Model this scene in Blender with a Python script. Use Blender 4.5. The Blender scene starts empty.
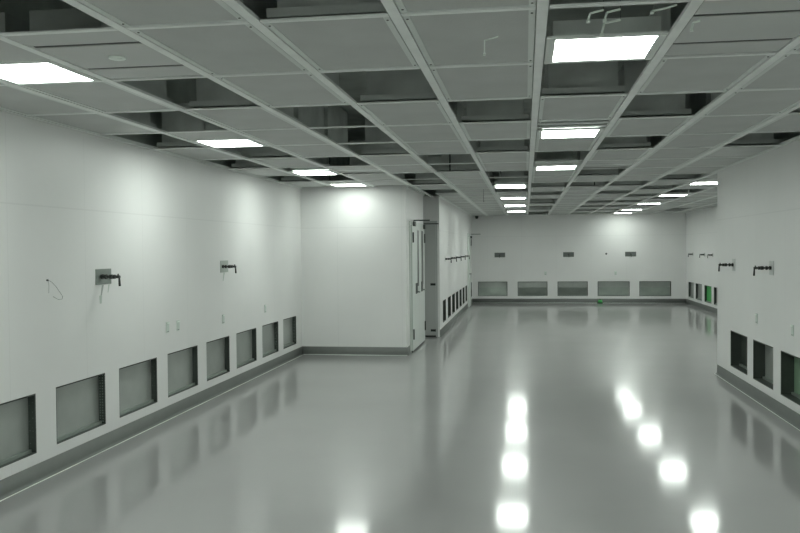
import bpy, bmesh, math, random
from mathutils import Matrix, Vector

random.seed(4)
C = bpy.context.scene.collection
scn = bpy.context.scene

# ------------------------------------------------------------------ camera
cam_data = bpy.data.cameras.new('camera')
cam = bpy.data.objects.new('camera', cam_data)
C.objects.link(cam)
scn.camera = cam
cam_data.sensor_fit = 'HORIZONTAL'
cam_data.sensor_width = 36.0
cam_data.lens = 832.635 * 36.0 / 800.0
cam_data.clip_start = 0.02
cam_data.clip_end = 200
yaw, pitch, roll = 0.149404, -0.021693, -0.008334
Fw = Vector((-math.sin(yaw) * math.cos(pitch), math.cos(yaw) * math.cos(pitch), math.sin(pitch)))
Rt = Vector((math.cos(yaw), math.sin(yaw), 0))
Up = Rt.cross(Fw)
R2 = math.cos(roll) * Rt + math.sin(roll) * Up
U2 = math.cos(roll) * Up - math.sin(roll) * Rt
cam.matrix_world = Matrix(((R2.x, U2.x, -Fw.x, 0), (R2.y, U2.y, -Fw.y, 0), (R2.z, U2.z, -Fw.z, 1.738), (0, 0, 0, 1)))

# ------------------------------------------------------------------ world / exposure
w = bpy.data.worlds.new('world')
scn.world = w
w.use_nodes = True
w.node_tree.nodes['Background'].inputs[0].default_value = (0.5, 0.6, 0.53, 1)
w.node_tree.nodes['Background'].inputs[1].default_value = 0.02
scn.view_settings.view_transform = 'Standard'
scn.view_settings.look = 'None'
scn.view_settings.gamma = 1
scn.view_settings.use_curve_mapping = False
scn.view_settings.exposure = 1.56
LAMP_POWER = 11.0
LAMP_COLOR = (0.92, 1.0, 0.93, 1)


# ------------------------------------------------------------------ materials
def mat(name, col, rough=0.5, metal=0.0, spec=0.5, noise=0.0, nscale=8.0, bump=0.0, bscale=20.0, emit=None, estr=0, coat=0):
    m = bpy.data.materials.new(name)
    m.use_nodes = True
    nt = m.node_tree
    b = nt.nodes['Principled BSDF']
    b.inputs['Base Color'].default_value = (*col, 1)
    b.inputs['Roughness'].default_value = rough
    b.inputs['Metallic'].default_value = metal
    b.inputs['Specular IOR Level'].default_value = spec
    b.inputs['Coat Weight'].default_value = coat
    if noise or bump:
        tc = nt.nodes.new('ShaderNodeTexCoord')
    if noise:
        n = nt.nodes.new('ShaderNodeTexNoise')
        n.inputs['Scale'].default_value = nscale
        n.inputs['Detail'].default_value = 4
        nt.links.new(tc.outputs['Object'], n.inputs['Vector'])
        r = nt.nodes.new('ShaderNodeMapRange')
        r.inputs['From Min'].default_value = .3
        r.inputs['From Max'].default_value = .7
        r.inputs['To Min'].default_value = 1 - noise
        r.inputs['To Max'].default_value = 1 + noise
        nt.links.new(n.outputs['Fac'], r.inputs['Value'])
        mx = nt.nodes.new('ShaderNodeVectorMath')
        mx.operation = 'SCALE'
        mx.inputs[0].default_value = col
        nt.links.new(r.outputs[0], mx.inputs['Scale'])
        nt.links.new(mx.outputs[0], b.inputs['Base Color'])
    if bump:
        n2 = nt.nodes.new('ShaderNodeTexNoise')
        n2.inputs['Scale'].default_value = bscale
        n2.inputs['Detail'].default_value = 3
        nt.links.new(tc.outputs['Object'], n2.inputs['Vector'])
        bp_ = nt.nodes.new('ShaderNodeBump')
        bp_.inputs['Strength'].default_value = bump
        bp_.inputs['Distance'].default_value = 0.01
        nt.links.new(n2.outputs['Fac'], bp_.inputs['Height'])
        nt.links.new(bp_.outputs[0], b.inputs['Normal'])
    if emit:
        b.inputs['Emission Color'].default_value = emit
        b.inputs['Emission Strength'].default_value = estr
    return m


M = {}
M['wall'] = mat('wall_paint', (0.80, 0.805, 0.795), 0.42, noise=.02, nscale=1.2, bump=.06, bscale=1.5)
M['floor'] = mat('epoxy_floor', (0.325, 0.325, 0.322), 0.3, spec=0.1, noise=.05, nscale=.8, coat=.85)
M['floor'].node_tree.nodes['Principled BSDF'].inputs['Coat Roughness'].default_value = .10
M['base'] = mat('baseboard_vinyl', (0.17, 0.182, 0.172), 0.5, spec=.3, noise=.04)
M['beam'] = mat('white_aluminium', (0.88, 0.91, 0.885), 0.4, noise=.05, nscale=6)
M['tee'] = mat('pale_aluminium', (0.88, 0.91, 0.885), 0.4)
M['panel'] = mat('filter_face', (0.54, 0.555, 0.54), 0.6, noise=.05, nscale=3, bump=.15, bscale=90)
M['rim'] = mat('panel_rim', (0.72, 0.76, 0.73), 0.45)
M['cover'] = mat('cover_sheet', (0.57, 0.585, 0.57), 0.5, noise=.03, nscale=2)
M['galv'] = mat('galvanised_steel', (0.52, 0.55, 0.53), 0.5, metal=.0, noise=.15, nscale=4)
M['gasket'] = mat('gasket_ledge', (0.55, 0.58, 0.56), 0.6)
M['plenum'] = mat('plenum_sheet', (0.50, 0.54, 0.51), 0.7, noise=.2, nscale=2)
M['dark'] = mat('dark_metal', (0.035, 0.045, 0.038), 0.45)
M['black'] = mat('black_plastic', (0.012, 0.016, 0.013), 0.4)
M['steel'] = mat('brushed_steel', (0.36, 0.41, 0.37), 0.32, metal=.6, noise=.2, nscale=1.5)
M['duct'] = mat('duct_liner', (0.40, 0.43, 0.405), 0.3, metal=.35, noise=.12, nscale=2.2)
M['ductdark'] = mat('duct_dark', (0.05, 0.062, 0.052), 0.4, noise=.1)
M['plate'] = mat('grey_plate', (0.25, 0.285, 0.26), 0.4, metal=.3)
M['clearplate'] = mat('pale_plate', (0.40, 0.45, 0.41), 0.3)
M['door'] = mat('door_leaf_paint', (0.66, 0.70, 0.67), 0.4)
M['greydoor'] = mat('grey_door_paint', (0.46, 0.48, 0.465), 0.45)
M['frame'] = mat('door_frame_paint', (0.68, 0.72, 0.69), 0.4)
M['glass'] = mat('dark_glass', (0.03, 0.036, 0.032), 0.35)
M['greenpale'] = mat('pale_green_sheet', (0.22, 0.34, 0.23), 0.4)
M['green'] = mat('green_sheet', (0.06, 0.42, 0.10), 0.45)
M['dgreen'] = mat('dark_green', (0.01, 0.14, 0.03), 0.4)
M['stain'] = mat('grey_stain', (0.36, 0.40, 0.37), 0.6)
M['stain2'] = mat('pale_stain', (0.50, 0.56, 0.51), 0.6)
M['white'] = mat('white_plastic', (0.85, 0.92, 0.86), 0.35)
M['socket'] = mat('socket_plate', (0.62, 0.69, 0.64), 0.35)
M['lampmid'] = mat('lamp_diffuser_mid', (0.9, 0.95, 0.9), 0.4, emit=LAMP_COLOR, estr=LAMP_POWER * .85)
M['lamplow'] = mat('lamp_diffuser_low', (0.9, 0.95, 0.9), 0.4, emit=LAMP_COLOR, estr=LAMP_POWER * .6)
M['lampdim'] = mat('lamp_diffuser_dim', (0.9, 0.95, 0.9), 0.4, emit=LAMP_COLOR, estr=LAMP_POWER * .42)
M['lampfill'] = mat('lamp_diffuser_fill', (0.9, 0.95, 0.9), 0.4, emit=LAMP_COLOR, estr=LAMP_POWER * 1.05)
M['backplate'] = mat('dark_backplate', (0.13, 0.145, 0.135), 0.4)
M['faint'] = mat('faint_plate', (0.58, 0.61, 0.59), 0.35)
M['lamp'] = mat('lamp_diffuser', (0.9, 0.95, 0.9), 0.4, emit=LAMP_COLOR, estr=LAMP_POWER)


def add_seams():
    """faint vertical and horizontal panel joints on the wall sheets"""
    m = M['wall']
    nt = m.node_tree
    b = nt.nodes['Principled BSDF']
    src = b.inputs['Base Color'].links[0].from_socket
    g = nt.nodes.new('ShaderNodeNewGeometry')
    sx = nt.nodes.new('ShaderNodeSeparateXYZ')
    nt.links.new(g.outputs['Position'], sx.inputs[0])

    def math_(op, a, bb):
        n = nt.nodes.new('ShaderNodeMath')
        n.operation = op
        for k, v in enumerate((a, bb)):
            if hasattr(v, 'node'):
                nt.links.new(v, n.inputs[k])
            else:
                n.inputs[k].default_value = v
        return n.outputs[0]
    s = math_('ADD', sx.outputs[0], sx.outputs[1])
    f = math_('FRACT', math_('DIVIDE', math_('ADD', s, 50.23), 1.062), 0)
    a = math_('LESS_THAN', f, 0.006)
    z = math_('ABSOLUTE', math_('SUBTRACT', sx.outputs[2], 2.085), 0)
    c = math_('LESS_THAN', z, 0.006)
    t = math_('MAXIMUM', a, c)
    k = math_('SUBTRACT', 1.0, math_('MULTIPLY', t, 0.07))
    v = nt.nodes.new('ShaderNodeVectorMath')
    v.operation = 'SCALE'
    nt.links.new(src, v.inputs[0])
    nt.links.new(k, v.inputs['Scale'])
    nt.links.new(v.outputs[0], b.inputs['Base Color'])


add_seams()


def perforate():
    """tiny pale holes on the dark jamb strip"""
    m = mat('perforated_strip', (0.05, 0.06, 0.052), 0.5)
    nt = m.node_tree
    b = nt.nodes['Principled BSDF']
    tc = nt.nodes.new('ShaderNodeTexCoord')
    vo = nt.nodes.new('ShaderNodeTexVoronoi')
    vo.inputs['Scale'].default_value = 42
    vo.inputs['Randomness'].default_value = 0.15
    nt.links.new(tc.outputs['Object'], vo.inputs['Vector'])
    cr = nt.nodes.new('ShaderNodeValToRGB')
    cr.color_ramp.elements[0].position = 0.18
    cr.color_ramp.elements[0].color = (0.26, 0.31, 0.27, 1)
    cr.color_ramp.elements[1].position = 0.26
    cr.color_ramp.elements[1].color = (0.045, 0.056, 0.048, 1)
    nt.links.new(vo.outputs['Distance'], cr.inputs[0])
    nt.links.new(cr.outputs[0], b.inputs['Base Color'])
    return m


M['perf'] = perforate()


# ------------------------------------------------------------------ helpers
class MB:
    def __init__(self):
        self.bm = bmesh.new()

    def box(self, x0, x1, y0, y1, z0, z1):
        vs = [self.bm.verts.new(p) for p in ((x0, y0, z0), (x1, y0, z0), (x1, y1, z0), (x0, y1, z0),
                                             (x0, y0, z1), (x1, y0, z1), (x1, y1, z1), (x0, y1, z1))]
        for f in ((3, 2, 1, 0), (4, 5, 6, 7), (0, 1, 5, 4), (1, 2, 6, 5), (2, 3, 7, 6), (3, 0, 4, 7)):
            self.bm.faces.new([vs[i] for i in f])
        return self

    def tube(self, p0, p1, r, seg=12, r1=None):
        p0, p1 = Vector(p0), Vector(p1)
        d = (p1 - p0)
        q = d.to_track_quat('Z', 'Y')
        r1 = r if r1 is None else r1
        A, B = [], []
        for k in range(seg):
            a = 2 * math.pi * k / seg
            o = q @ Vector((math.cos(a), math.sin(a), 0))
            A.append(self.bm.verts.new(p0 + o * r))
            B.append(self.bm.verts.new(p1 + o * r1))
        for k in range(seg):
            f = self.bm.faces.new((A[k], A[(k + 1) % seg], B[(k + 1) % seg], B[k]))
            f.smooth = True
        self.bm.faces.new(A[::-1])
        self.bm.faces.new(B)
        return self

    def path(self, pts, r, seg=8):
        for a, b in zip(pts[:-1], pts[1:]):
            self.tube(a, b, r, seg)
        return self

    def build(self, name, m, parent=None, bevel=0.0):
        if bevel:
            bmesh.ops.bevel(self.bm, geom=self.bm.edges[:], offset=bevel, segments=2, affect='EDGES', profile=.5)
        me = bpy.data.meshes.new(name)
        self.bm.to_mesh(me)
        self.bm.free()
        me.materials.append(m)
        o = bpy.data.objects.new(name, me)
        C.objects.link(o)
        o.parent = parent
        return o


def empty(name, loc, rz=0.0):
    o = bpy.data.objects.new(name, None)
    o.empty_display_size = 0.1
    C.objects.link(o)
    o.location = loc
    o.rotation_euler = (0, 0, rz)
    return o


def tag(o, label, cat, group=None):
    o['label'] = label
    o['category'] = cat
    o['kind'] = 'thing'
    if group:
        o['group'] = group
    return o


def struct(o):
    o['kind'] = 'structure'
    return o


def copy_tree(o, parent=None):
    c = o.copy()
    C.objects.link(c)
    c.parent = parent
    for ch in list(o.children):
        copy_tree(ch, c)
    return c


def words(n):
    return ('first', 'second', 'third', 'fourth', 'fifth', 'sixth', 'seventh', 'eighth', 'ninth', 'tenth',
            'eleventh', 'twelfth', 'thirteenth', 'fourteenth', 'fifteenth', 'sixteenth', 'seventeenth',
            'eighteenth', 'nineteenth', 'twentieth', 'twenty-first', 'twenty-second', 'twenty-third')[n]


# ------------------------------------------------------------------ dimensions
HC = 2.738
LX, RX = -3.656, 2.568            # near left and right walls
LY, RY = 13.35, 11.77             # where those walls turn
SX = -1.90                        # side wall with the double door
SY, NY = 15.62, 16.22             # end of side wall, face of the recess
WX = -1.66                        # far left wall
FX = 4.84                         # far right wall
BY = 26.35                        # back wall
KY = -4.0                         # wall behind the camera
PI = math.pi
VZ0, VZ1 = 0.215, 0.668           # return opening heights

# ------------------------------------------------------------------ floor
struct(MB().box(LX - .1, FX + .1, KY - .1, BY + .1, -.12, 0).build('floor', M['floor']))


# ------------------------------------------------------------------ walls
def wall(name, origin, rz, length, openings=(), z1=HC + .02, t=.07, m='wall'):
    """local +x runs along the wall, the room is on local -y; openings = list of (x0, x1)"""
    o = empty_mesh = MB()
    x = 0.0
    for a, b in sorted(openings):
        o.box(x, a, 0, t, 0, z1)
        o.box(a, b, 0, t, 0, VZ0)
        o.box(a, b, 0, t, VZ1, z1)
        x = b
    o.box(x, length, 0, t, 0, z1)
    ob = o.build(name, M[m])
    ob.location = origin
    ob.rotation_euler = (0, 0, rz)
    return struct(ob)


left_v = [(4.72, 5.50)] + [(6.055 + 1.062 * k - .25 * 0, 6.055 + 1.062 * k + .775) for k in range(-2, 7)]
left_v = [(a, b) for a, b in [(6.05, 6.83), (7.08, 7.87), (8.12, 8.92), (9.18, 9.94), (10.19, 10.99), (11.25, 12.02), (12.27, 13.0)]]
left_v = [(4.99, 5.78)] + left_v
right_v = [(10.23, 11.04), (9.20, 9.985), (8.16, 8.945)]
farl_v = [(16.84, 17.50), (17.94, 18.68), (19.01, 19.76), (20.08, 20.80), (21.15, 21.88), (22.22, 22.95), (23.29, 23.98), (25.38, 26.12)]
farr_v = [(25.20, 25.98), (24.05, 24.92), (22.86, 23.72), (21.74, 22.58)]
back_v = [(-1.48, -.56), (-.24, .68), (.99, 1.91), (2.21, 3.17), (3.46, 4.40)]

wall('wall_left', (LX, KY, 0), PI / 2, LY - KY, [(a - KY, b - KY) for a, b in left_v])
wall('wall_left_return', (LX, LY, 0), 0, SX - LX, t=.10)
wall('wall_left_side', (SX, LY + .10, 0), PI / 2, SY - LY - .10)
wall('wall_recess', (-3.0, NY, 0), 0, WX + 3.0 - .0305, t=.10)
wall('wall_recess_side', (-3.0, SY, 0), PI / 2, NY - SY)
wall('wall_recess_back', (SX - .05, SY, 0), PI, 3.0 - .1 + SX + .05 - .0)
wall('wall_far_left', (WX, NY + .0, 0), PI / 2, BY - NY, [(a - NY, b - NY) for a, b in farl_v], t=.03)
wall('wall_back', (WX, BY, 0), 0, FX - WX, [(a - WX, b - WX) for a, b in back_v])
wall('wall_far_right', (FX, BY, 0), -PI / 2, BY - RY, [(BY - b, BY - a) for a, b in farr_v])
wall('wall_right_return', (FX, RY, 0), PI, FX - RX - .15, t=.10)
wall('wall_right', (RX, RY, 0), -PI / 2, RY - KY, [(RY - b, RY - a) for a, b in right_v], t=.15)
wall('wall_behind', (RX, KY, 0), PI, RX - LX)


# ------------------------------------------------------------------ baseboards (cove)
def baseboard(name, p0, p1, nrm):
    """extruded cove strip from p0 to p1, nrm points into the room"""
    prof = [(0, 0.132), (0.004, 0.132), (0.005, 0.028), (0.008, 0.016), (0.014, 0.008), (0.024, 0.003), (0.026, 0.0), (0, 0)]
    b = MB()
    p0, p1, n = Vector((*p0, 0)), Vector((*p1, 0)), Vector((*nrm, 0))
    A = [b.bm.verts.new(p0 + n * (u + .0005) + Vector((0, 0, z + .0005))) for u, z in prof]
    B = [b.bm.verts.new(p1 + n * (u + .0005) + Vector((0, 0, z + .0005))) for u, z in prof]
    k = len(prof)
    for i in range(k):
        f = b.bm.faces.new((A[i], A[(i + 1) % k], B[(i + 1) % k], B[i]))
        f.smooth = i not in (0, k - 2, k - 1)
    b.bm.faces.new(A[::-1])
    b.bm.faces.new(B)
    bmesh.ops.recalc_face_normals(b.bm, faces=b.bm.faces[:])
    return struct(b.build(name, M['base']))


baseboard('baseboard_left', (LX, KY), (LX, LY), (1, 0))
baseboard('baseboard_left_return', (LX, LY), (SX, LY), (0, -1))
baseboard('baseboard_left_side', (SX, LY), (SX, 13.66), (1, 0))
baseboard('baseboard_far_left', (WX, NY), (WX, 24.12), (1, 0))
baseboard('baseboard_far_left_end', (WX, 25.18), (WX, BY), (1, 0))
baseboard('baseboard_back', (WX, BY), (FX, BY), (0, -1))
baseboard('baseboard_far_right', (FX, BY), (FX, RY), (-1, 0))
baseboard('baseboard_right', (RX, RY), (RX, KY), (-1, 0))
baseboard('baseboard_recess', (-2.9, NY), (-2.65, NY), (0, -1))


def highlight_bead(name, p0, p1):  # white tube standing in for the reflected highlight along the wall foot
    struct(MB().tube((*p0, .003), (*p1, .003), .004, 8).build(name, M['white']))


highlight_bead('trim_left_highlight', (LX + .034, KY), (LX + .034, LY - .034))
highlight_bead('trim_return_highlight', (LX + .034, LY - .034), (SX, LY - .034))
highlight_bead('trim_right_highlight', (RX - .034, KY), (RX - .034, RY))
highlight_bead('trim_back_highlight', (WX + .034, BY - .034), (FX - .034, BY - .034))


# ------------------------------------------------------------------ ceiling plenum and rear ceiling
cb = MB()
cb.box(LX - .1, FX + .1, KY - .1, BY + .1, 4.0, 4.1)
cb.box(LX - .16, LX - .1, KY - .1, BY + .1, HC + .03, 4.0)
cb.box(FX + .1, FX + .16, KY - .1, BY + .1, HC + .03, 4.0)
cb.box(LX - .1, FX + .1, BY + .1, BY + .16, HC + .03, 4.0)
struct(cb.build('ceiling', M['plenum']))
X0, PX, Y0, QY = .077, .625, 3.561, 1.062
yr = Y0 - QY
rc = MB()
rc.box(LX + .002, RX - .002, KY + .002, yr - .02, HC, HC + .03)
struct(rc.build('ceiling_rear', M['panel']))
fl = MB()
fl.box(LX + .1, -3.0, LY + .12, BY, HC, HC + .03)
fl.box(-2.93, SX - .052, SY + .06, NY - .002, HC, HC + .03)
struct(fl.build('ceiling_recess', M['cover']))


# ------------------------------------------------------------------ ceiling grid: one main beam each, with its cross bars as parts
def ylimit(i):
    """y range of the bay between beam i and i+1"""
    if i <= -4:
        return yr, LY - .01
    if i <= 3:
        return yr, BY - .01
    return RY + .01, BY - .01


def bay_x(i, y):
    a, b = X0 + PX * i, X0 + PX * (i + 1)
    a, b = a + .028, b - .028
    if i == -6:
        a = LX + .03
    if i == -4:
        b = min(b, -1.823)
    if i == -3 and y > NY - .6:
        a = max(a, WX + .03)
    if i == 7:
        b = FX - .03
    return a, b


beam_i = {-5: (yr, LY - .004), -4: (yr, LY - .004), -3: (yr, NY - .004), 4: (RY + .004, BY - .004), 5: (RY + .004, BY - .004), 6: (RY + .004, BY - .004), 7: (RY + .004, BY - .004)}
beams = {}
n = 1
for i in range(-5, 8):
    a, b = beam_i.get(i, (yr, BY - .004))
    x = X0 + PX * i
    e = empty('trim_%d' % n, (x, 0, HC))
    n += 1
    struct(e)
    beams[i] = e
    bm_ = MB()
    bm_.box(-.024, .024, a, b, 0, .018)
    bm_.build('beam', M['beam'], e)
# edge trims along the walls
for nm, p in (('trim_left_edge', (LX + .003, LX + .028, yr, LY - .004)), ('trim_right_edge', (RX - .024, RX - .003, yr, RY)),
              ('trim_far_left_edge', (WX + .003, WX + .028, NY + .004, BY - .004)),
              ('trim_far_right_edge', (FX - .028, FX - .003, RY + .004, BY - .004)),
              ('trim_side_edge', (SX + .003, SX + .028, LY + .004, SY))):
    struct(MB().box(*p, HC - .004, HC + .03).build(nm, M['beam']))

TYPES = {
    -6: 'P O P P O P O P O P',
    -5: 'O hL P O hL O P oL O hL',
    -4: 'O S O P P P O H P P',
    -3: 'P P P O O O P P O O P O P P P P P P P P P P P',
    -2: 'O P O P P P O O P P P P P P P P P P P P P P P',
    -1: 'P P P O P O P P O O oL O P hL P P oL P P hL P P L',
    0: 'O oL O P sL P O sL P P O P O P O O P O O P O O P',
    1: 'P S P O P O P H O P O P P P P P P P P P P P P',
    2: 'P P P P P P P P P P O P O P P O P O P O P O P',
    3: 'P P P O P O P P P O P O P O P O P O P O P O P',
    4: 'P P P P P P P P P P sL P O hL O P hL O P hL O hL P',
    5: 'P P P P P P P P P P P O P P P P P P P P P P P',
    6: 'P P P P P P P P P P P P P P P P P P P O O P P',
    7: 'P P P P P P P P P P P P P P P P P P P P P P P',
}
TYPES = {k: v.split() for k, v in TYPES.items()}
BAY = {-6: 'bay against near left wall', -5: 'bay of the left lamp row', -4: 'bay right of left lamp row',
       -3: 'bay two right of left lamp row', -2: 'bay two left of nearest lamp', -1: 'bay just left of nearest lamp',
       0: 'bay of the nearest big lamp', 1: 'bay just right of nearest lamp', 2: 'bay two right of nearest lamp',
       3: 'bay against near right wall', 4: 'bay of far right lamps', 5: 'bay right of far right lamps',
       6: 'bay next to the far right edge', 7: 'narrow bay along far right wall'}
mesh_cache = {}


def cached(key, name, m, fn, parent):
    if key not in mesh_cache:
        mesh_cache[key] = fn().build(name, m, parent)
        return mesh_cache[key]
    o = mesh_cache[key].copy()
    C.objects.link(o)
    o.parent = parent
    return o


count_p = {}


def panel(i, x0, x1, y0, y1, j, kind='panel', full=True):
    cx, cy = (x0 + x1) / 2, (y0 + y1) / 2
    wx, wy = round((x1 - x0) / 2 - .002, 3), round((y1 - y0) / 2 - .002, 3)
    if wx < .03 or wy < .03:
        return
    r = .028 if wx > .2 else .01
    if kind == 'cover':
        e = empty('ceiling_tile', (cx, cy, HC))
        cached(('c', wx, wy), 'sheet', M['cover'], lambda: MB().box(-wx, wx, -wy, wy, .004, .0075), e)
        cached(('cs', wx, wy), 'slit_shade', M['black'], lambda: MB().box(-wx, wx, -wy - .0165, wy + .0165, .0085, .014), e)  # black sheet standing in for the plenum's shade behind the slits
        what = 'plain ceiling sheet'
    else:
        e = empty('filter_panel', (cx, cy, HC))

        cached(('f', wx, wy), 'filter_face', M['panel'], lambda: MB().box(-wx + r, wx - r, -wy + .006, wy - .006, .007, .012), e)

        def rim():
            return MB().box(-wx, -wx + r, -wy, wy, .003, .016).box(wx - r, wx, -wy, wy, .003, .016) \
                .box(-wx + r, wx - r, -wy, -wy + .006, .003, .016).box(-wx + r, wx - r, wy - .006, wy, .003, .016)
        cached(('r', wx, wy), 'rim', M['rim'], rim, e)
        if full:
            cached(('h', wx, wy), 'fan_housing', M['galv'], lambda: MB().box(-wx + .05, wx - .05, -wy + .05, wy - .05, .0705, .46), e)
            cached(('g', wx, wy), 'gasket_ledge', M['gasket'], lambda: MB().box(-wx + .012, wx - .012, -wy + .012, wy - .012, .03, .07), e)
        if -1 <= j <= 2 and -4 < i < 3 and full and wx > .2:
            for sx in (-1, 1):
                for sy in (-1, 1):
                    s = cached('screw', 'screw', M['dark'], lambda: MB().tube((0, 0, .0005), (0, 0, .0032), .0055, 8), e)
                    s.location = (sx * (wx - .014), sy * (wy - .05), 0)
        what = 'grey ceiling filter panel'
    key = (what, i)
    count_p[key] = count_p.get(key, 0) + 1
    tag(e, '%s, %s from camera, %s' % (what, words(count_p[key] - 1), BAY[i]), 'ceiling panel', 'flush panels in the ceiling grid')
    return e


lamp_n = {}
LB = {-5: 'in the row along the left wall', -1: 'in the far half of the central row', 0: 'in the near half of the central row', 4: 'in the far right row'}


def lamp(i, x0, x1, y0, y1, z=HC):
    cx, cy = (x0 + x1) / 2, (y0 + y1) / 2
    wx, wy = round((x1 - x0) / 2 - .002, 3), round((y1 - y0) / 2 - .002, 3)
    e = empty('ceiling_lamp', (cx, cy, z))
    k = lamp_n.get(i, 0)
    lm = 'lampdim' if (i == -5 and k == 3) else 'lamplow' if (k >= 4 and i != 0) else 'lampmid' if i == -5 else 'lamp'
    cached(('ld', wx, wy, lm), 'diffuser', M[lm], lambda: MB().box(-wx + .045, wx - .045, -wy + .012, wy - .012, .001, .006), e)

    def fr():
        return MB().box(-wx, -wx + .044, -wy, wy, -.002, .018).box(wx - .044, wx, -wy, wy, -.002, .018) \
            .box(-wx + .044, wx - .044, -wy, -wy + .011, -.002, .018).box(-wx + .044, wx - .044, wy - .011, wy, -.002, .018)
    cached(('lf', wx, wy), 'lamp_frame', M['rim'], fr, e)
    cached(('lh', wx, wy), 'lamp_housing', M['galv'], lambda: MB().box(-wx + .03, wx - .03, -wy + .008, wy - .008, .02, .09), e)
    lamp_n[i] = k + 1
    tag(e, 'bright ceiling lamp, %s from the camera %s' % (words(k), LB[i]), 'ceiling lamp', 'lamps set in the ceiling grid')
    return e


def bar(i, x0, x1, y, wd=.034):
    w2 = round((x1 - x0) / 2, 3)
    par = beams.get(i, beams[-5])
    o = cached(('bar', w2, wd), 'cross_bar', M['tee'], lambda: MB().box(-w2, w2, -wd / 2, wd / 2, 0, .009), par)
    o.location = ((x0 + x1) / 2 - par.location.x, y, 0.0005)


hr = 0
for i, row in TYPES.items():
    ya, yb = ylimit(i)
    for jj, t in enumerate(row):
        j = jj - 1
        y0, y1 = Y0 + QY * j, Y0 + QY * (j + 1)
        if y1 <= ya + .1 or y0 >= yb - .1:
            continue
        cy0, cy1 = max(y0 + .018, ya), min(y1 - .026, yb)
        x0, x1 = bay_x(i, (y0 + y1) / 2)
        if y0 > ya:
            bar(i, x0 + .001, x1 - .001, y0)
        full = (cy1 - cy0) > .9
        ym = y0 + QY * .5
        if t in ('P',):
            panel(i, x0, x1, cy0, cy1, j, full=full)
        elif t == 'S':
            s1, s2 = y0 + QY * .235, y0 + QY * .715
            panel(i, x0, x1, cy0, s1 - .017, j, 'cover')
            panel(i, x0, x1, s1 + .017, s2 - .017, j, 'cover')
            panel(i, x0, x1, s2 + .017, cy1 - .017, j, 'cover')
        elif t == 'H':
            panel(i, x0, x1, cy0, ym - .017, j, 'cover')
            bar(i, x0 + .001, x1 - .001, ym, .026)
            panel(i, x0, x1, ym + .015, y0 + QY * .8, j, 'cover')
        elif t == 'L' or t[-1] == 'L':
            if t[0] == 'h':
                panel(i, x0, x1, cy0, ym - .014, j, 'cover')
            elif t[0] == 's':
                bar(i, x0 + .001, x1 - .001, y0 + QY * .17, .05)
                bar(i, x0 + .001, x1 - .001, y0 + QY * .34, .04)
            bar(i, x0 + .001, x1 - .001, ym - .006, .014)
            if full:
                lamp(i, x0, x1, ym + .004, cy1)
            elif cy1 - ym > .3:
                lamp(i, x0, x1, ym + .004, cy1)
        if t == 'O' and j < 12 and (i * 7 + j * 5) % 4 == 0:
            par = beams.get(i, beams[-5])
            o = cached('rod', 'hanger_rod', M['dark'], lambda: MB().tube((0, 0, .02), (0, 0, 1.25), .011, 8), par)
            fx = .30 if i < 1 else .72
            o.location = (x0 + (x1 - x0) * fx - par.location.x, y0 + QY * .97 if t == 'O' else ym - .05, 0)

# unseen fill lamps added on the solid ceiling behind the camera
for k, (i, jf) in enumerate(((-3, -6.2), (-3, -3.5), (0, -6.2), (0, -4.5), (2, -5.5), (2, -3.5))):
    x0, x1 = X0 + PX * i + .03, X0 + PX * (i + 1) - .03
    y = Y0 + QY * jf
    e = empty('ceiling_lamp', ((x0 + x1) / 2, y + .25, HC - .03))
    wx = round((x1 - x0) / 2, 3)
    cached(('rld', wx), 'diffuser', M['lampfill'], lambda: MB().box(-wx + .045, wx - .045, -.22, .22, -.001, .006), e)
    cached(('rlf', wx), 'lamp_frame', M['rim'], lambda: MB().box(-wx, wx, -.25, .25, .007, .0295), e)
    tag(e, 'added fill lamp behind the camera, %s of the unseen rear lamps' % words(k), 'ceiling lamp', 'fill lamps added on the rear ceiling')

# sprinkler cover disc on the split cover sheets
e = empty('cover_disc', (X0 + PX * -3.467, Y0 + QY * .489, HC))
tag(e, 'small round white cover disc on a ceiling sheet beside the near left lamp', 'cover disc')
MB().tube((0, 0, -.004), (0, 0, .0055), .043, 28).build('disc', M['white'], e)
MB().tube((0, 0, -.008), (0, 0, -.0042), .030, 24).build('raised_centre', M['white'], e)


# ------------------------------------------------------------------ return air openings
def make_vent(name, w_, d, back, side, deep=False):
    """opening w_ wide, origin at its bottom centre on the wall face, room on -y"""
    e = empty(name, (0, 0, 0))
    h = VZ1 - VZ0
    a = w_ / 2
    t = .006
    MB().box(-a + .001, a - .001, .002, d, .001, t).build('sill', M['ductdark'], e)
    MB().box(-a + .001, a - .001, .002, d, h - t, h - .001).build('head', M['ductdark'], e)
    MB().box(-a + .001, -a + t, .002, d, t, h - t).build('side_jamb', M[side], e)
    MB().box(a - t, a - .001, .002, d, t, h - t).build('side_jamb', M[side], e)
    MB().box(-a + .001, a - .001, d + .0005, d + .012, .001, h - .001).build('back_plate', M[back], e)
    # narrow trim lip around the mouth
    for x_ in (-a + t, a - t - .008):
        MB().box(x_, x_ + .008, .004, .008, t, h - t).build('inner_lip', M['dark'], e)
    MB().box(-a + t + .008, a - t - .008, .004, .008, h - t - .006, h - t).build('inner_lip', M['dark'], e)
    s = MB()
    s.box(-a + t + .008, a - t - .008, d - .03, d - .0015, t, .03)
    s.build('sill_strip', M['steel'], e)
    return e


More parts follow.
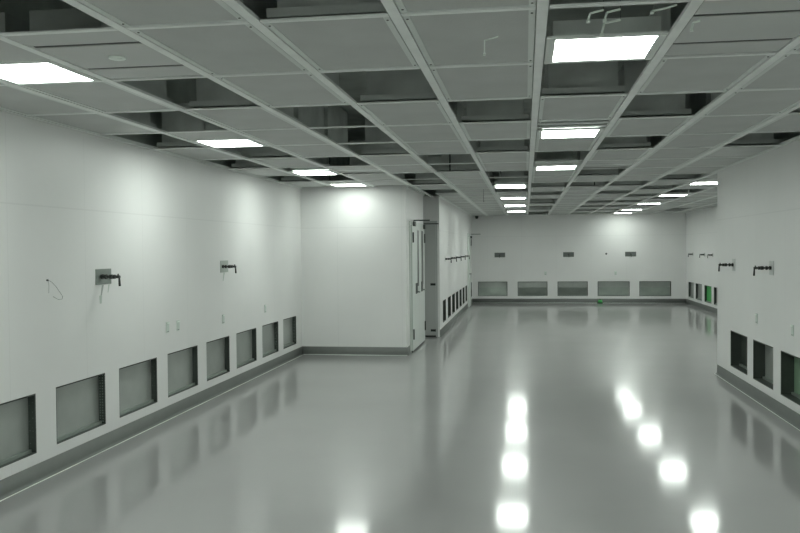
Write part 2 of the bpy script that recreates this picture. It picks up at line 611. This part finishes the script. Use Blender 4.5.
def put_vents(spans, wallx, rz, d, back, side, where, order_from='camera', back_wall=False, extra=None):
    protos = {}
    for k, (a, b) in enumerate(spans):
        w_ = round(b - a, 2)
        bk = (extra or {}).get(k, back)
        key = (w_, bk)
        if key not in protos:
            v = make_vent('return_air_opening', w_, d, bk, side)
            protos[key] = v
        else:
            v = copy_tree(protos[key])
        v.location = ((a + b) / 2, BY, VZ0) if back_wall else (wallx, (a + b) / 2, VZ0)
        v.rotation_euler = (0, 0, rz)
        gw = ' with green inside' if bk.startswith('green') else ''
        tag(v, 'low return air opening%s, %s %s' % (gw, words(k), where), 'vent', 'return air openings low in the walls')
        if back_wall:
            a2 = w_ / 2
            cached(('up', w_), 'lower_plate', M['steel'], lambda: MB().box(-a2 + .03, a2 - .03, d - .06, d - .04, .03, .27), v)


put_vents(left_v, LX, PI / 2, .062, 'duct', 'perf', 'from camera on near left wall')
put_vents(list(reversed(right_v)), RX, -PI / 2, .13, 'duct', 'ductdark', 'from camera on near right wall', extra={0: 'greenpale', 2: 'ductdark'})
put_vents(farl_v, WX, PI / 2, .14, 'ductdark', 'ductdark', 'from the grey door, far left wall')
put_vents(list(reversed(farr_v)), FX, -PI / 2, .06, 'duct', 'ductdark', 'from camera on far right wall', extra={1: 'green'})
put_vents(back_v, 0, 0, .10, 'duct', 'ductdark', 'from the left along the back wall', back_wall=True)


# ------------------------------------------------------------------ wall valves
def make_valve(pw, ph, pm, px=0.0, short=False):
    e = empty('wall_valve', (0, 0, 0))
    k_ = .72 if short else 1
    MB().box(px - pw / 2, px + pw / 2, -.006, -.0008, -ph / 2, ph / 2).build('wall_plate', M[pm], e, bevel=.0015)
    MB().tube((0, -.0065, 0), (0, -.175 * k_, 0), .0095, 14).build('pipe', M['dark'], e)
    for y_, r_, l_ in ((-.012, .021, .016), (-.045 * k_, .021, .018), (-.085 * k_, .020, .028 * k_), (-.118 * k_, .018, .022 * k_)):
        MB().tube((0, y_, 0), (0, y_ - l_, 0), r_, 16).build('collar', M['black'], e)
    MB().tube((0, -.150 * k_, 0), (0, -.183 * k_, 0), .014, 14, .012).tube((0, -.166 * k_, .0), (0, -.166 * k_, .026), .006, 10).build('valve_head', M['dark'], e)
    MB().tube((0, -.176 * k_, -.008), (0, -.180 * k_, -.082), .008, 12, .0105).build('handle', M['black'], e)
    return e


def put_valve(proto, loc, rz, label):
    v = copy_tree(proto)
    v.location = loc
    v.rotation_euler = (0, 0, rz)
    tag(v, label, 'valve', 'valves on the walls')
    return v


grp = 'valves on the walls'
v0 = make_valve(.27, .135, 'plate', .05)
v0.location = (LX, 6.77, 1.513)
v0.rotation_euler = (0, 0, PI / 2)
tag(v0, 'dark pipe valve on a grey plate, nearest one on the left wall', 'valve', grp)
v1 = make_valve(.26, .145, 'clearplate', .08)
v1.location = (LX, 9.70, 1.535)
v1.rotation_euler = (0, 0, PI / 2)
tag(v1, 'dark pipe valve on a pale plate, second one on the left wall', 'valve', grp)
v2 = make_valve(.15, .15, 'faint', 0)
v2.location = (RX, 9.25, 1.5)
v2.rotation_euler = (0, 0, -PI / 2)
tag(v2, 'dark pipe valve on a faint plate, right wall, nearer of two', 'valve', grp)
put_valve(v2, (RX, 10.86, 1.500), -PI / 2, 'dark pipe valve on a faint plate, right wall, by the corner')
small = make_valve(.10, .10, 'clearplate', 0, True)
small.location = (WX, 17.36, 1.51)
small.rotation_euler = (0, 0, PI / 2)
tag(small, 'small dark valve on the far left wall, first past the grey door', 'valve', grp)
for k, y_ in enumerate((18.75, 20.1, 21.5, 23.1)):
    put_valve(small, (WX, y_, 1.51), PI / 2, 'small dark valve on the far left wall, %s past the grey door' % words(k + 1))
for k, y_ in enumerate((22.7, 23.7, 25.3)):
    put_valve(small, (FX, y_, 1.50), -PI / 2, 'small dark valve on the far right wall, %s from the camera' % words(k))
vb = make_valve(.33, .145, 'plate', 0)
for o_ in list(vb.children):
    if o_.name.startswith('wall_plate'):
        o_.data.materials[0] = M['backplate']
vb.location = (-.79, BY, 1.505)
tag(vb, 'valve on a dark rectangular plate, left of three on the back wall', 'valve', grp)
put_valve(vb, (1.33, BY, 1.505), 0, 'valve on a dark rectangular plate, middle of three on the back wall')
put_valve(vb, (3.20, BY, 1.505), 0, 'valve on a dark rectangular plate, right of three on the back wall')

# drip stains below the two left valves (thin runs on the paint)
wl = [o for o in bpy.data.objects if o.name == 'wall_left'][0]


def stain(y, z0, z1, wd, m, slant=0.0):
    s = MB()
    L_ = y - KY
    vs = [s.bm.verts.new(p) for p in ((L_ - wd / 2 + slant, -.0006, z1), (L_ + wd / 2 + slant, -.0006, z1), (L_ + wd / 3, -.0006, z0), (L_ - wd / 3, -.0006, z0))]
    s.bm.faces.new(vs[::-1])
    s.build('drip_stain', M[m], wl)


stain(6.78, 1.35, 1.44, .035, 'stain', .03)
stain(6.77, 1.28, 1.35, .05, 'stain2', .0)
stain(6.90, 1.37, 1.44, .022, 'stain2', .02)
stain(9.74, 1.36, 1.46, .04, 'stain2', .04)

# thin wire loop hanging from a hole in the left wall
e = empty('hanging_wire', (LX, 5.95, 1.515))
e.rotation_euler = (0, 0, PI / 2)
tag(e, 'thin wire loop hanging from a small hole in the left wall', 'wire')
MB().tube((0, -.0005, 0), (0, -.012, 0), .007, 12).build('grommet', M['black'], e)
P = [(0, -.012, 0), (.03, -.018, -.012), (.09, -.02, -.05), (.15, -.018, -.10), (.195, -.015, -.135), (.19, -.012, -.158), (.14, -.01, -.158), (.07, -.008, -.13)]
MB().path(P, .0013, 6).build('wire', M['dark'], e)
MB().path([(.005, -.012, -.004), (.012, -.010, -.05), (.01, -.009, -.10)], .0011, 6).build('wire_end', M['dark'], e)


# ------------------------------------------------------------------ small sockets
def make_socket():
    e = empty('wall_socket', (0, 0, 0))
    MB().box(-.035, .035, -.008, -.0008, -.055, .055).build('face_plate', M['socket'], e, bevel=.002)
    MB().box(-.028, .028, -.018, -.0082, .036, .048).build('top_cap', M['white'], e)
    MB().box(-.020, .020, -.0095, -.0082, -.048, -.040).build('slot', M['plate'], e)
    return e


sk = make_socket()
spots = [((LX, 8.12, .945), PI / 2, 'small white wall socket, left wall, left of the close pair'),
         ((LX, 8.38, .94), PI / 2, 'small white wall socket, left wall, right of the close pair'),
         ((LX, 9.72, .895), PI / 2, 'small white wall socket alone below the second left valve'),
         ((LX, 11.38, .90), PI / 2, 'small white wall socket, farthest one on the left wall'),
         ((RX, 9.82, .92), -PI / 2, 'small white wall socket, right wall, below the valves'),
         ((RX, 8.55, .91), -PI / 2, 'small white wall socket, right wall, at the picture edge'),
         ((.62, BY, .93), 0, 'small white wall socket, back wall, left of two'),
         ((2.75, BY, .93), 0, 'small white wall socket, back wall, right of two')]
for k, (l, r, lab) in enumerate(spots):
    o = sk if k == 0 else copy_tree(sk)
    o.location = l
    o.rotation_euler = (0, 0, r)
    tag(o, lab, 'socket', 'small wall sockets')


# ------------------------------------------------------------------ doors
def closer_arm(leaf, x, z, out=.25):
    cl = MB().box(x - .05, x + .14, -.075, -.047, z - .11, z - .03).build('closer_body', M['dark'], leaf)
    MB().box(x - .012, x + .012, -.075 - out, -.05, z - .024, z - .004).build('closer_arm', M['dark'], leaf)


def hinge(leaf, x, z, h=.12):
    MB().tube((x, -.056, z - h / 2), (x, -.056, z + h / 2), .012, 12).box(x - .03, x + .03, -.0515, -.0475, z - h / 2, z + h / 2).build('hinge', M['dark'], leaf)


def door_leaf(parent, x0, x1, hinge_x, glass, hand):
    z1 = 2.13
    e = MB().box(x0 + .004, x1 - .004, -.046, -.006, .03, z1).build('door_leaf', M['door'], parent, bevel=.002)
    MB().box(x0 + .004, x1 - .004, -.040, -.012, .004, .0295).build('drop_seal', M['black'], e)
    g0, g1 = glass
    MB().box(g0, g1, -.0495, -.0465, 1.08, 2.05).build('vision_panel', M['glass'], e)
    fr_ = MB()
    fr_.box(g0 - .02, g0 - .001, -.052, -.0465, 1.06, 2.07).box(g1 + .001, g1 + .02, -.052, -.0465, 1.06, 2.07)
    fr_.box(g0 - .001, g1 + .001, -.052, -.0465, 2.051, 2.07).box(g0 - .001, g1 + .001, -.052, -.0465, 1.06, 1.079)
    fr_.build('vision_frame', M['frame'], e)
    for z in (.30, 1.92):
        hinge(e, hinge_x, z, .17)
    MB().box(hand - .11, hand + .11, -.054, -.0465, .96, 1.14).build('lock_plate', M['dark'], e)
    MB().tube((hand, -.0545, .99), (hand, -.11, .99), .011, 12).tube((hand, -.105, .99), (hand - .11, -.105, .99), .010, 12).build('lever_handle', M['steel'], e)
    return e


d1 = struct(empty('door_1', (SX, 13.70, 0), PI / 2))
W = .855
door_leaf(d1, 0, W, .06, (.64, .82), .52)
door_leaf(d1, W, 2 * W, 2 * W - .05, (W + .34, W + .60), W + .42)
closer_arm(d1.children[0], .16, 2.22)
closer_arm(d1.children[1], 2 * W - .14, 2.20)
MB().box(-.055, -.001, -.02, -.001, .002, 2.19).box(2 * W + .001, 2 * W + .055, -.02, -.001, .002, 2.19) \
    .box(-.001, 2 * W + .001, -.02, -.001, 2.135, 2.19).build('door_frame', M['frame'], d1)

d2 = struct(empty('door_2', (-2.615, NY, 0), 0))
lf = MB().box(0, .885, -.046, -.006, .03, 2.20).build('door_leaf', M['greydoor'], d2, bevel=.002)
MB().box(.004, .88, -.040, -.012, .004, .0295).build('drop_seal', M['black'], lf)
for z in (.13, 1.03):
    MB().box(.78, .88, -.056, -.0465, z - .022, z + .022).build('hinge', M['black'], lf)
MB().tube((.08, -.0465, 1.0), (.08, -.10, 1.0), .011, 12).tube((.08, -.095, 1.0), (.2, -.095, 1.0), .01, 12).build('lever_handle', M['steel'], lf)
MB().box(-.05, -.001, -.02, -.001, .002, 2.27).box(.886, .915, -.02, -.001, .002, 2.27).box(-.001, .886, -.02, -.001, 2.205, 2.27).build('door_frame', M['greydoor'], d2)

d3 = struct(empty('door_3', (WX, 24.18, 0), PI / 2))
lf = MB().box(0, .93, -.046, -.006, .01, 2.10).build('door_leaf', M['door'], d3, bevel=.002)
for z in (.38, 1.90):
    hinge(lf, .86, z, .20)
MB().box(.66, .88, -.085, -.047, 2.02, 2.09).build('closer_body', M['dark'], lf)
MB().box(.80, .83, -.34, -.05, 2.135, 2.155).build('closer_arm', M['plate'], lf)
MB().tube((.08, -.0465, .98), (.08, -.10, .98), .011, 12).tube((.08, -.095, .98), (.2, -.095, .98), .01, 12).build('lever_handle', M['dark'], lf)
MB().box(-.05, -.001, -.02, -.001, .002, 2.16).box(.931, .98, -.02, -.001, .002, 2.16).box(-.001, .931, -.02, -.001, 2.105, 2.16).build('door_frame', M['frame'], d3)

# ------------------------------------------------------------------ small things far off
e = empty('security_camera', (-1.50, 26.20, HC - .001))
tag(e, 'small dark dome camera under the ceiling in the far left corner', 'camera')
MB().tube((0, 0, -.03), (0, 0, 0), .055, 20).build('mount', M['dark'], e)
b = MB()
bmesh.ops.create_uvsphere(b.bm, u_segments=16, v_segments=10, radius=.05)
for v_ in b.bm.verts:
    v_.co.z = v_.co.z * .9 - .05
for f_ in b.bm.faces:
    f_.smooth = True
b.build('dome', M['black'], e)

e = empty('floor_beacon', (2.27, 26.20, .001))
tag(e, 'small green round object on the floor against the back wall', 'small object')
MB().tube((0, 0, 0), (0, 0, .035), .085, 24, .08).build('base', M['dgreen'], e)
MB().tube((0, 0, .036), (0, 0, .105), .07, 24, .055).build('body', M['green'], e)
MB().tube((0, 0, .106), (0, 0, .125), .03, 16).build('cap', M['black'], e)

tag(MB().tube((0, 0, -.012), (0, 0, -.0), .03, 16).build('wall_sensor', M['dark']), 'tiny dark round sensor on the back wall between two valves', 'sensor')
s = [o for o in bpy.data.objects if o.name == 'wall_sensor'][0]
s.location = (2.47, BY - .001, 1.52)
s.rotation_euler = (-PI / 2, 0, 0)

e = empty('pull_cord', (-.70, 14.3, HC))
tag(e, 'thin dark cord hanging down from the ceiling far down the hall', 'cord')
MB().path([(0, 0, .004), (.002, 0, -.08), (.0, .005, -.15), (.004, .0, -.20)], .004, 6).build('cord', M['dark'], e)
MB().tube((.004, 0, -.201), (.004, 0, -.215), .008, 10).build('cord_end', M['dark'], e)


# ------------------------------------------------------------------ glare drawn as bent white strokes under the grid
def stroke(x, y, pts, r, label, k):
    e = empty('glare_stroke', (x, y, HC - .004))
    r = r * 1.45
    tag(e, label, 'glare tie', 'glare drawn as white strokes under the ceiling')
    MB().path(pts, r, 8).build('stroke_body', M['white'], e)
    if k < 4:
        MB().path([pts[0], (pts[0][0], 0, 4.0 - HC + .003)], .0008, 6).build('thread', M['dark'], e)  # thread added to carry the drawn glare
    p = Vector(pts[-1])
    MB().tube(p, p + Vector((0, 0, -.012)), r * 1.7, 8).build('stroke_end', M['white'], e)


fz = X0 + PX * .0
stroke(X0 + PX * .435, Y0 + QY * .21, [(.07, 0, 0), (.0, 0, -.012), (-.01, 0, -.055)], .0035, 'bent white glare tie in front of the nearest lamp, lowest of three', 0)
stroke(X0 + PX * .42, Y0 + QY * .05, [(.06, 0, 0), (.005, 0, -.012), (-.004, 0, -.04)], .0035, 'bent white glare tie before the nearest lamp, upper right of three', 1)
stroke(X0 + PX * .31, Y0 + QY * .05, [(.06, 0, 0), (.005, 0, -.012), (-.004, 0, -.04)], .0035, 'bent white glare tie before the nearest lamp, upper left of three', 2)
stroke(X0 + PX * .74, Y0 + QY * .06, [(.09, 0, .01), (.04, 0, -.004), (-.01, 0, -.012)], .003, 'white glare tie lying across the corner of the open cell by the lamp', 3)
stroke(X0 + PX * 1.06, Y0 + QY * .28, [(.03, 0, -.002), (.0, 0, -.008), (-.006, 0, -.035)], .003, 'short bent white glare tie on the beam right of the nearest lamp', 4)
stroke(X0 - PX * .42, Y0 + QY * .39, [(.065, 0, -.001), (.0, 0, -.016), (-.001, 0, -.075)], .0022, 'thin white glare tie under the panel left of the nearest lamp', 5)

bpy.context.view_layer.update()
